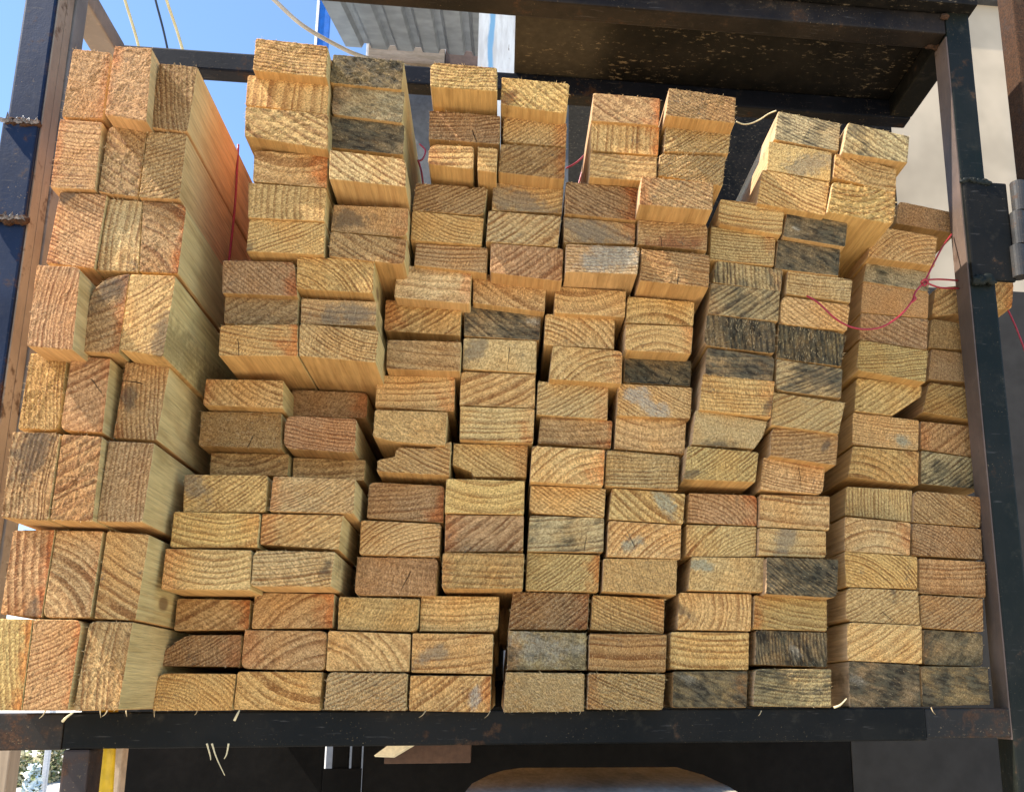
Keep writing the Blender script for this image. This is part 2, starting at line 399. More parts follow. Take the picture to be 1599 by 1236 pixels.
link('ledge', bx(bxa - .05, xr, YS + .24, YS + .4, zz[0] + .002, zz[1], .003), tw_, shed)
link('window_frame', bx(bxa - .05, xr, YS + .30, YS + .4, zz[1] + .002, zz[2], .002), simple('dark_glazing', (.10, .11, .14), (.16, .17, .2), 8, .2, .5), shed)
link('lintel', bx(bxa - .05, xr, YS + .28, YS + .4, zz[2] + .002, zz[3] + .08, .003), wl, shed)

# whitewashed pillar with a blue smear
g = G('whitewashed_timber')
P = g.obj(); q = g.xyz(P)
n1 = g.noise(g.V('MULTIPLY', P, (1, 1, .18)), 30, 4, .6); n2 = g.noise(g.V('MULTIPLY', P, (1, 1, .3)), 90, 3, .6)
c = g.mix(g.ss(n1, .35, .65), (.82, .81, .77), (.60, .57, .53))
c = g.mix(g.ss(g.M('ABSOLUTE', g.M('ADD', q[0], g.M('MULTIPLY_ADD', n1, .03, .002))), .012, .006), c, (.22, .42, .60))
c = g.mix(g.ss(n2, .66, .74), c, (.25, .19, .14))
g.bump(n2, .4, .004)
WW = g.fin(c, .8, .2)
YP = 1.30
a0, a1 = at(747, 60, YP).x, at(805, 60, YP).x
bm = bmesh.new()
prev = None
cx_ = (a0 + a1) / 2
rnd = random.Random(5)
for i in range(150):
    z = i * 6.2 / 149
    e = .0035 * mnoise.noise(Vector((z * 30, 0, 0))) + .003 * mnoise.noise(Vector((z * 110, 2, 0)))
    ring = [bm.verts.new(p) for p in ((a0, YP, z), (a1 + e, YP, z), (a1 + e, YP + .06, z), (a0, YP + .06, z))]
    if prev:
        for k in range(4): bm.faces.new((prev[k], prev[(k + 1) % 4], ring[(k + 1) % 4], ring[k]))
    else: bm.faces.new(ring[::-1])
    prev = ring
bm.faces.new(prev)
tag(link('pillar', bm, WW, loc=(cx_, YP, 0)), 'peeling whitewashed pillar with a blue smear behind the stack', 'pillar')

# blue signboard post with a white edge
YB = 6.0
a0, a1, a2 = at(493, 40, YB).x, at(497, 40, YB).x, at(514, 40, YB).x
sg = empty('sign_post', (a1, YB, 0), 'tall blue board with a white edge standing left of the canopy', 'sign post')
zt = at(500, -60, YB).z
link('board', bx(a1 + .001, a2, YB, YB + .04, 0, zt, .002), simple('blue_paint', (.01, .11, .42), (.015, .13, .46), 2, .45, .4), sg)
link('edge_batten', bx(a0, a1, YB - .01, YB + .05, 0, zt, .002), simple('white_paint', (.7, .7, .7), (.78, .78, .77), 5, .5, .4), sg)

# overhead cables
def cable(pix, Y, rad, mat, label, name='cable'):
    pts = [at(u, v, y) for (u, v), y in zip(pix, Y)]
    pts = [pts[0] + (pts[0] - pts[1]) * 7] + pts + ([pts[-1] + (pts[-1] - pts[-2]) * 3] if len(pix) == 4 else [])
    bm = tube(bmesh.new(), smooth(pts, 10), rad, 8)
    for f in bm.faces: f.smooth = True
    tag(link(name, bm, mat, loc=pts[0]), label, 'cable', 'overhead cables')
yc = simple('straw_sheath', (.55, .44, .22), (.62, .52, .28), 20, .6)
dc = simple('dark_sheath', (.02, .03, .05), (.03, .04, .06), 20, .6)
bc = simple('beige_sheath', (.42, .36, .28), (.50, .44, .35), 20, .6)
cable([(178, -60), (195, 0), (217, 75), (232, 160)], (3.0, 3.1, 3.2, 3.3), .0075, yc, 'straw coloured cable rising from behind the leftmost stack')
cable([(238, -20), (244, 5), (258, 60), (276, 150)], (3.0, 3.1, 3.2, 3.3), .0055, dc, 'thin dark cable between the two straw coloured cables')
cable([(250, -40), (260, 0), (280, 60), (308, 160)], (3.0, 3.1, 3.2, 3.3), .0080, yc, 'straw coloured cable right of the thin dark cable')
cable([(400, -25), (428, 0), (470, 38), (520, 68), (570, 90), (640, 105)], (2.0, 2.05, 2.1, 2.2, 2.3, 2.4), .0085, bc, 'thick beige cable sagging towards the corrugated canopy')

# what shows below the rack on the left: yard, dark fence, shrubs
fm = simple('dark_fence_paint', (.025, .03, .04), (.04, .045, .055), 3)
fz = at(40, 1190, 19).z
tag(link('fence', bx(-19, -11.5, 19, 19.1, 0, 1.9, .01), fm, loc=(-15, 19, 0)), 'dark fence far behind the yard at lower left', 'fence')
def leafy(name, x, y, r, h, n, mats, label, cat, seed):
    rnd = random.Random(seed); bm = bmesh.new()
    for _ in range(n):
        a = rnd.uniform(0, 6.28); rr = r * math.sqrt(rnd.random()); z = h * rnd.random() ** 1.3
        rr *= 1 - .5 * z / h
        c = Vector((math.cos(a) * rr, math.sin(a) * rr, z + .02)); s = rnd.uniform(.03, .08)
        u = Vector((rnd.uniform(-1, 1), rnd.uniform(-1, 1), rnd.uniform(-.3, 1))).normalized(); v = u.orthogonal().normalized()
        q = [bm.verts.new(c + u * s), bm.verts.new(c + v * s * .4), bm.verts.new(c - u * s), bm.verts.new(c - v * s * .4)]
        f = bm.faces.new(q); f.material_index = rnd.choice(range(len(mats)))
    o = link(name, bm, mats); o.location = (x, y, 0)
    return tag(o, label, cat)
straw = simple('dry_straw', (.42, .36, .19), (.55, .48, .28), 6); leaf = simple('leaf_green', (.10, .13, .04), (.18, .20, .08), 6)
white = simple('white_petal', (.75, .78, .78), (.6, .72, .74), 6)
pB = at(60, 1205, 13.5)
for i, (u, Y, r, h) in enumerate(((22, 16.5, .45, .55), (78, 17.5, .40, .6), (45, 17.0, .5, .4))):
    leafy('shrub', at(u, 1200, Y).x, Y, r, h, 900, [straw, leaf, straw], ('pale dry shrub low at the far left of the yard', 'pale dry shrub just right of the pale steel post', 'low dry shrub between two others by the dark fence')[i], 'shrub', 40 + i)
leafy('flowering_plant', at(53, 1200, 12).x, 12, .14, .62, 260, [white, white, leaf], 'white flowered plant in the yard below the rack', 'plant', 50)
tag(link('pole', bx(at(66, 1200, 12.5).x, at(74, 1200, 12.5).x, 12.5, 12.56, 0, 2.4, .01), simple('pale_metal', (.42, .42, .43), (.52, .52, .53), 4, .4, .5), loc=(at(70, 1200, 12.5).x, 12.5, 0)), 'pale steel pole in the yard beside the flowering plant', 'pole')
tag(link('timber_post', bx(at(-14, 1200, 1.6).x, at(13, 1200, 1.6).x, 1.6, 1.66, 0, 1.36, .004), simple('tan_timber', (.34, .25, .16), (.42, .32, .22), 6, .85, .2, .3, .002, (1, 1, .1)), loc=(at(0, 1200, 1.6).x, 1.6, 0)), 'tan timber post at the lower left corner under the rack', 'post')

# ------------------------------------------------------------------ the steel rack: one welded thing
T = .040
XL1 = at(60, 200, 0).x; XL0 = XL1 - T           # left post, inner and outer face
XR0 = at(1541, 715, 0).x; XR1 = XR0 + .0385
zB1 = at(700, 1108.5, 0).z; zB0 = at(700, 1163, 0).z      # bottom rail
zT0 = at(1199, 30, 0).z; zT1 = zT0 + .036              # top rail
zTop = zT1
rack = empty('lumber_rack', ((XL0 + XR1) / 2, 0, 0), 'dark welded steel rack holding the stacked boards', 'rack')
YR = .208                                                # second hoop behind the first
lp = link('post', bx(XL0, XL1, 0, T, 0, zTop + .5, .003), ST_BLUE, rack)
def weld(x0, x1, z, y=-.001, n=26, mat=ST_GREY, r=.0045, seed=1):
    rnd = random.Random(seed); bm = bmesh.new()
    for i in range(n):
        c = Vector((x0 + (x1 - x0) * (i + rnd.uniform(-.3, .3)) / (n - 1), y + rnd.uniform(-.002, .001), z + rnd.uniform(-.0028, .0028)))
        mt = Matrix.Translation(c) @ Matrix.Diagonal((rnd.uniform(.8, 1.7), .8, rnd.uniform(.6, 1.2), 1))
        bmesh.ops.create_icosphere(bm, subdivisions=2, radius=r * rnd.uniform(.6, 1.15), matrix=mt)
    for v in bm.verts: v.co += Vector((mnoise.noise(v.co * 260), mnoise.noise(v.co * 260 + Vector((9, 0, 0))), mnoise.noise(v.co * 260 + Vector((0, 9, 0))))) * .0016
    for f in bm.faces: f.smooth = True
    return bm
def flake(x0, x1, z0, z1, y, seed):
    """a strip of torn steel and slag curling off the post"""
    rnd = random.Random(seed); bm = bmesh.new(); n = 22; prev = None
    for i in range(n):
        t = i / (n - 1); x = x0 + (x1 - x0) * t
        hh = (z1 - z0) * (.45 + .55 * math.sin(t * 3.1)) * rnd.choice((.15, .5, 1.0, 1.5)) * rnd.uniform(.6, 1.3)
        row = [bm.verts.new((x + rnd.uniform(-.0006, .0006), y - .001 - .007 * math.sin(k / 3 * 2.2) * rnd.uniform(.7, 1.2), z0 + hh * k / 3 + rnd.uniform(-.001, .001))) for k in range(4)]
        if prev:
            for k in range(3): bm.faces.new((prev[k], prev[k + 1], row[k + 1], row[k]))
        prev = row
    bmesh.ops.solidify(bm, geom=bm.faces[:], thickness=.0008)
    return bm
WELD = simple('weld_slag', (.16, .15, .15), (.36, .35, .35), 160, .35, .6, .5, .001)
zw1, zw2 = at(35, 195, 0).z, at(20, 345, 0).z
hpl = link('hinge_plate', bx(XL0 - .002, XL1 + .001, -.005, .0005, zw2, zw1, .002), ST_BLUE, rack)
for z, sd_ in ((zw1, 3), (zw2, 4)):
    o = link('weld_bead', weld(XL0 + .003, XL1 + .002, z, -.003, 26, seed=sd_), ST_RUST, hpl)
    link('torn_weld', flake(XL0 - .005, XL1 + .004, z - .002, z + .007, -.005, sd_ + 10), WELD, hpl)
# brown side plate with a groove, and the bright strip behind it
link('side_plate', bx(XL1 - .001, XL1 + .0018, .004, .0235, zB1, zTop + .5, .0005), ST_BROWN, rack)
link('side_plate', bx(XL1 - .001, XL1 + .0018, .0248, T + .002, zB1, zTop + .5, .0005), ST_BROWN, rack)
link('guide_strip', bx(XL1 - .004, XL1 + .004, T + .004, T + .034, zB1, zTop + .5, .001), ST_GREY, rack)
rp = link('post', bx(XR0, XR1, 0, T, 0, zTop + .004, .003), ST_GREEN, rack)
link('side_plate', bx(XR0 - .0016, XR0 + .001, .0015, T - .002, zB0, zTop - .04, .0005), steel('worn_brown_steel', (.085, .06, .047), (.14, .095, .072), .05, .5, .25), rack)
zp1, zp0 = at(1530, 287, 0).z, at(1540, 440, 0).z
ST_DULL = steel('dull_steel', (.025, .024, .023), (.05, .046, .042), .3)
XPL = at(1582, 420, 0).x
hpr = link('hinge_plate', bx(XR0 + .001, XPL, -.006, .001, zp0, zp1, .003), ST_BLACK, rack)
link('weld_bead', weld(XR0 + .001, XR1, zp1, -.004, 26, seed=6), ST_GREEN, hpr)
link('weld_bead', weld(XR0 + .004, XR0 + .030, zp0, -.005, 26, r=.0062, seed=7), ST_GREEN, hpr)
for k, (v0, v1) in enumerate(((284, 330), (331, 382), (383, 432))):
    hx = at(1589, (v0 + v1) / 2, -.012).x + .004
    bm = bmesh.new(); tube(bm, [(hx, -.008, at(1589, v1, -.01).z), (hx, -.008, at(1589, v0 + 1, -.01).z)], .0105, 20)
    link('hinge_knuckle', bm, ST_DULL, hpr)
link('top_rail', bx(XL1 + .0005, XR0 - .0005, .0005, .036, zT0, zT1, .003), steel('brown_black_steel', (.008, .006, .005), (.024, .017, .012), .22, .5, .15), rack)
link('weld_bead', weld(XR0 - .004, XR0 - .001, (zT0 + zT1) / 2 + .01, -.001, 14, seed=8, r=.004), ST_RUST, rack)
link('weld_bead', weld(XR0 - .016, XR0 - .001, zT0 - .001, .03, 20, seed=9, r=.004), ST_RUST, rack)
br = link('bottom_rail', bx(at(99, 1140, 0).x, at(1446, 1130, 0).x, 0, T, zB0, zB1, .002), ST_BLACK, rack)
link('bottom_rail', bx(XL0 - .5, at(98.6, 1140, 0).x, -.001, T + .001, zB0 - .001, zB1 - .0006, .002), steel('brown_black_steel', (.012, .009, .007), (.022, .016, .011), .2), rack)
link('bottom_rail', bx(at(1446.4, 1130, 0).x, XR0 - .0005, .0012, T - .001, zB0 + .003, zB1 - .001, .002), steel('scuffed_black_steel', (.010, .009, .008), (.02, .016, .012), .42), rack)
link('leg', bx(at(95, 1200, .002).x, at(137, 1200, .002).x, .002, .042, 0, zB0 - .0005, .003), steel('brown_steel', (.035, .026, .024), (.055, .040, .035), .55), rack)
link('rear_rail', bx(XL0, XR1, YR, YR + .030, zT0 + .001, zT1 - .001, .003), steel('blue_black_steel', (.004, .005, .008), (.008, .009, .013), .12, .5, .12), rack)
link('rear_rail', bx(XL0 - .2, XR1, .9, .94, zB0, zB1 - .0015, .003), ST_BLACK, rack)
for x0 in (XL0 + .001, XR0 - .001):
    link('side_rail', bx(x0, x0 + T, T + .0005, YR - .0005, zT0 + .002, zT1 - .002, .003), ST_BROWN if x0 < 0 else ST_BLACK, rack)

# black film-faced sheet lying across the top of the rack, strewn with sawdust stuck to its underside
g = G('film_faced_ply')
P = g.obj(); q = g.xyz(P)
n = g.noise(P, 14, 4, .6); sp = g.noise(g.V('MULTIPLY', P, (.42, 1.1, 1.1)), 170, 4, .7); sp2 = g.noise(P, 90, 3, .6); big = g.noise(P, 5, 2, .5)
c = g.mix(g.ss(n, .3, .7), (.005, .005, .0045), (.013, .011, .009))
msk = g.M('MULTIPLY', g.ss(sp, .58, .64), g.ss(g.M('ADD', g.M('MULTIPLY', big, .6), g.M('MULTIPLY', sp2, .6)), .52, .68))
c = g.mix(g.M('MULTIPLY', g.ss(sp2, .4, .7), .12), c, (.05, .04, .028))
dust_reflect = g.M('MULTIPLY', g.ss(q[0], -.17, -.24), g.M('MULTIPLY_ADD', sp2, .5, .2))  # dusty brown left end, with the sunny reflection there painted in
c = g.mix(dust_reflect, c, (.10, .082, .058))
c = g.mix(g.M('MULTIPLY', msk, .6), c, (.24, .18, .11))
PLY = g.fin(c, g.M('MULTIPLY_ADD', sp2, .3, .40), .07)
SX0 = at(805, 32, .036).x
bm = bx(SX0, XR1 + .004, -.02, .27, zT1 + .0012, zT1 + .017, .0008)
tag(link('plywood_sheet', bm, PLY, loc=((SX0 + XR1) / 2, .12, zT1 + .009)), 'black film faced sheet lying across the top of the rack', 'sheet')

# neighbour's rusty gate post beyond the hinge, at the right edge
xg0 = at(1574, 100, .03).x
bm = bx(xg0 + .012, xg0 + .055, .02, .06, 0, zTop + .5, .003)
tag(link('gate_post', bm, ST_RUST, loc=(xg0 + .03, .04, 0)), 'rusty brown gate post at the right edge beside the hinge', 'post')

# ------------------------------------------------------------------ the bay below
bp = simple('shade_backing', (.005, .0045, .004), (.009, .008, .007), 6, .9, .08)  # added dark backing keeps daylight out, standing in for the bay's shade
zf = zB0 - .004
xa, xb = at(186, 1200, 1.05).x, at(1330, 1200, 1.05).x
def gapx(u): return at(u, 1180, 1.05).x
tag(link('added_backing', bx(xa, gapx(505), 1.05, 1.07, 0, zf + .1, .002), bp, loc=(xa, 1.05, 0)), 'added dark panel blocking light at the back of the lower bay, left part', 'panel')
tag(link('added_backing', bx(gapx(519), gapx(544), 1.05, 1.07, 0, zf + .1, .002), bp, loc=(gapx(519), 1.05, 0)), 'added narrow dark slat between two slits of light below the rack', 'panel')
tag(link('added_backing', bx(gapx(549), gapx(563), 1.05, 1.07, 0, zf + .1, .002), bp, loc=(gapx(549), 1.05, 0)), 'added narrow dark slat right of the second slit of light below the rack', 'panel')
tag(link('added_backing', bx(gapx(567), xb, 1.05, 1.07, 0, zf + .1, .002), bp, loc=(xb, 1.05, 0)), 'added dark panel blocking light at the back of the lower bay, right part', 'panel')
tag(link('added_backing', bx(gapx(505) + .001, gapx(567) - .001, 1.045, 1.049, 0, at(510, 1199, 1.05).z, .001), bp, loc=(gapx(535), 1.045, 0)), 'added low dark board closing the foot of the slits of light below the rack', 'panel')
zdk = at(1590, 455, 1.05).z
tag(link('shade_panel', bx(xb + .002, at(1760, 1200, 1.05).x, 1.05, 1.07, 0, zdk, .002), simple('wall_shade_panel', (.034, .031, .028), (.042, .038, .034), 1.5, .8, .1), loc=(xb + .2, 1.05, 0)), 'added dark panel standing in for the shaded wall behind the right post', 'panel')  # dark panel added in place of the beige wall's shaded lower part
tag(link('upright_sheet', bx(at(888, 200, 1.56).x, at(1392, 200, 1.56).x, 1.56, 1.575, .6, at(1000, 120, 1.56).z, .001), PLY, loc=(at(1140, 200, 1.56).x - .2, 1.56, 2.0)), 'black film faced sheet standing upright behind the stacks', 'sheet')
zl = at(960, 1205, .2).z
lb = simple('lower_side', (.02, .017, .014), (.03, .026, .02), 6)
bm = bmesh.new()
zq = at(1160, 1236, -.03).z
poly = [at(722, 1240, -.035), at(1165, 1240, -.035)]
def onz(u, v, z):
    r = TOW @ Vector(((u - PX) / F, (v - PY) / F, 1.0)); return EYE + r * ((z - EYE.z) / r.z)
outl = [onz(*t, zq) for t in ((714, 1252), (730, 1231), (738, 1222), (748, 1217), (764, 1209), (786, 1202), (815, 1198), (1056, 1197), (1098, 1209), (1136, 1226), (1178, 1252))]
tv = [bm.verts.new(p) for p in outl]; bv = [bm.verts.new(p - Vector((0, 0, .025))) for p in outl]
bm.faces.new(tv); bm.faces.new(bv[::-1])
for i in range(len(tv)):
    j = (i + 1) % len(tv); bm.faces.new((tv[i], bv[i], bv[j], tv[j]))
bmesh.ops.recalc_face_normals(bm, faces=bm.faces[:])
tag(link('plank', bm, simple('dusty_plank', (.20, .175, .135), (.33, .29, .23), 14, .95, .02, .6, .003, (1, .25, 1)), loc=outl[3]), 'dusty wide plank with a ragged end lying in the bay below', 'plank')
tag(link('plank', bx(at(600, 1180, .75).x, at(735, 1180, .75).x, .75, .78, at(600, 1192, .75).z, zf + .05, .002), simple('brown_plank', (.07, .04, .026), (.10, .055, .035), 10), loc=at(690, 1180, .75)), 'reddish brown plank end standing deep in the bay below', 'plank')
bm = bmesh.new()
cr = [at(586, 1181, .74), at(616, 1182, .74), at(648, 1163, .74), at(612, 1162, .74)]
v = [bm.verts.new(p) for p in cr]; v2 = [bm.verts.new(p + Vector((0, -.02, .004))) for p in cr]
bm.faces.new(v); bm.faces.new(v2[::-1])
for i in range(4): bm.faces.new((v[i], v2[i], v2[(i + 1) % 4], v[(i + 1) % 4]))
bmesh.ops.recalc_face_normals(bm, faces=bm.faces[:])
tag(link('offcut', bm, simple('cream_wood', (.72, .62, .40), (.78, .68, .46), 10), loc=cr[0]), 'cream coloured offcut in the bay below the bottom rail', 'offcut')
# yellow tube and buff lath standing behind the leg
bm = bmesh.new(); tube(bm, [at(163, 1242, .09), at(172, 1100, .09)], .0095, 16)
for f in bm.faces: f.smooth = True
tag(link('tube', bm, simple('yellow_paint', (.72, .46, .02), (.78, .50, .03), 8, .4, .4), loc=at(168, 1200, .10)), 'yellow painted tube standing behind the leg under the rack', 'tube')
tag(link('lath', bx(at(170, 1200, .14).x, at(189, 1200, .14).x, .14, .16, .2, zB0 + .01, .002), simple('buff_lath', (.45, .34, .24), (.52, .40, .29), 8), loc=at(178, 1200, .14)), 'buff lath just right of the yellow tube', 'lath')

# ------------------------------------------------------------------ red ties, straw and splinters
red = simple('red_cord', (.26, .010, .018), (.36, .014, .026), 40, .35, .5)
def cord(paths, label, mat=red, rad=.0013, name='string', cat='string', group=None, taper=None):
    bm = bmesh.new(); first = None
    for px in paths:
        pts = [at(u, v, y) for u, v, y in px]
        first = first or pts[0]
        tube(bm, smooth(pts, 8), rad, 8, taper)
    for f in bm.faces: f.smooth = True
    tag(link(name, bm, mat, loc=first), label, cat, group)
cord([[(1260, 462, -.050), (1277, 472, -.060), (1303, 496, -.066), (1328, 510, -.066), (1354, 514, -.060), (1380, 509, -.055), (1406, 492, -.050), (1424, 470, -.045), (1430, 455, -.040), (1444, 440, -.035)],
      [(1444, 440, -.035), (1456, 415, -.02), (1472, 385, .01), (1486, 366, .03)],
      [(1446, 437, -.035), (1468, 436, -.01), (1496, 438, .03)], [(1446, 441, -.035), (1468, 449, -.01), (1498, 450, .03)],
      [(1438, 441, -.037), (1444, 436, -.040), (1449, 441, -.038), (1443, 446, -.036), (1438, 440, -.035)],
      [(1424, 472, -.045), (1430, 466, -.048), (1426, 461, -.046)]],
     'red string knotted over the rightmost stack, its loose end hanging left')
cord([[(1574, 484, .03), (1584, 505, .03), (1594, 530, .03), (1602, 552, .03)]], 'red string hanging right of the right post')
cord([[(372, 226, .02), (367, 320, .02), (357, 412, .02)]], 'red string pulled tight down the side of the leftmost stack', rad=.0016)
cord([[(655, 225, .10), (664, 235, .10), (660, 248, .10), (652, 252, .10)], [(653, 250, .10), (658, 268, .10), (661, 290, .10)]], 'red string end between the second and third stacks', rad=.0014)
cord([[(884, 263, .08), (900, 254, .08), (914, 241, .08)], [(909, 268, .08), (903, 290, .08)]], 'red string end between the stacks under the black sheet', rad=.0014)
stw = simple('straw', (.55, .44, .24), (.65, .54, .32), 30, .8)
cord([[(1150, 190, -.05), (1160, 194, -.045), (1172, 193, -.04), (1186, 187, -.04), (1200, 178, -.05), (1212, 173, -.06)]], 'frayed straw fibre stretched between two stacks under the sheet', stw, .0009, 'straw_fibre', 'fibre')
for i, (px, lb_) in enumerate(((((323, 1160, -.02), (328, 1178, -.02), (329, 1186, -.02)), 'short straw splinter hanging under the bottom rail, leftmost'),
                             (((331, 1160, -.02), (338, 1182, -.02), (351, 1210, -.02)), 'longest straw splinter hanging under the bottom rail'),
                             (((357, 1160, -.02), (354, 1176, -.02), (350, 1184, -.02)), 'straw splinter right of the longest one under the bottom rail'))):
    cord([px], lb_, stw, .0011, 'splinter', 'splinter', 'splinters hanging from the rail', .35)
for (pts, lb_) in ((((98, 1125, -.105), (104, 1119, -.11), (114, 1112, -.112)), 'pale curled shaving on the rail under the leftmost stack'),
                   (((366, 1124, -.02), (371, 1114, -.022), (374, 1108, -.02)), 'shaving on the bottom rail under the second stack'),
                   (((1302, 1104, -.012), (1312, 1100, -.014), (1322, 1090, -.012)), 'pale splinter under the corner of the rightmost stack')):
    cord([pts], lb_, stw, .0016, 'shaving', 'shaving', 'shavings along the bottom rail', .5)
stw2 = simple('dull_straw', (.30, .21, .10), (.40, .29, .15), 30, .8)
rnd = random.Random(77)
for i in range(10):
    u = rnd.uniform(30, 1480); d_ = -.108 if u < 230 else -.018 if u < 1290 else -.004
    v0 = 1111 - (0 if u < 1290 else 5); ln_ = rnd.uniform(5, 13); a_ = rnd.uniform(-1.1, 1.1)
    cord([[(u, v0 - 2, d_ - .004), (u + ln_ * .5 * math.sin(a_), v0 + ln_ * .4, d_ - .007), (u + ln_ * math.sin(a_) * 1.2, v0 + ln_ * .8, d_ - .005)]],
         'thin pale splinter hanging over the edge of the bottom rail', stw2, rnd.uniform(.0005, .0009), 'splinter', 'splinter', 'fine splinters along the bottom rail', .3)
# a board end that shows on the far side of the right post

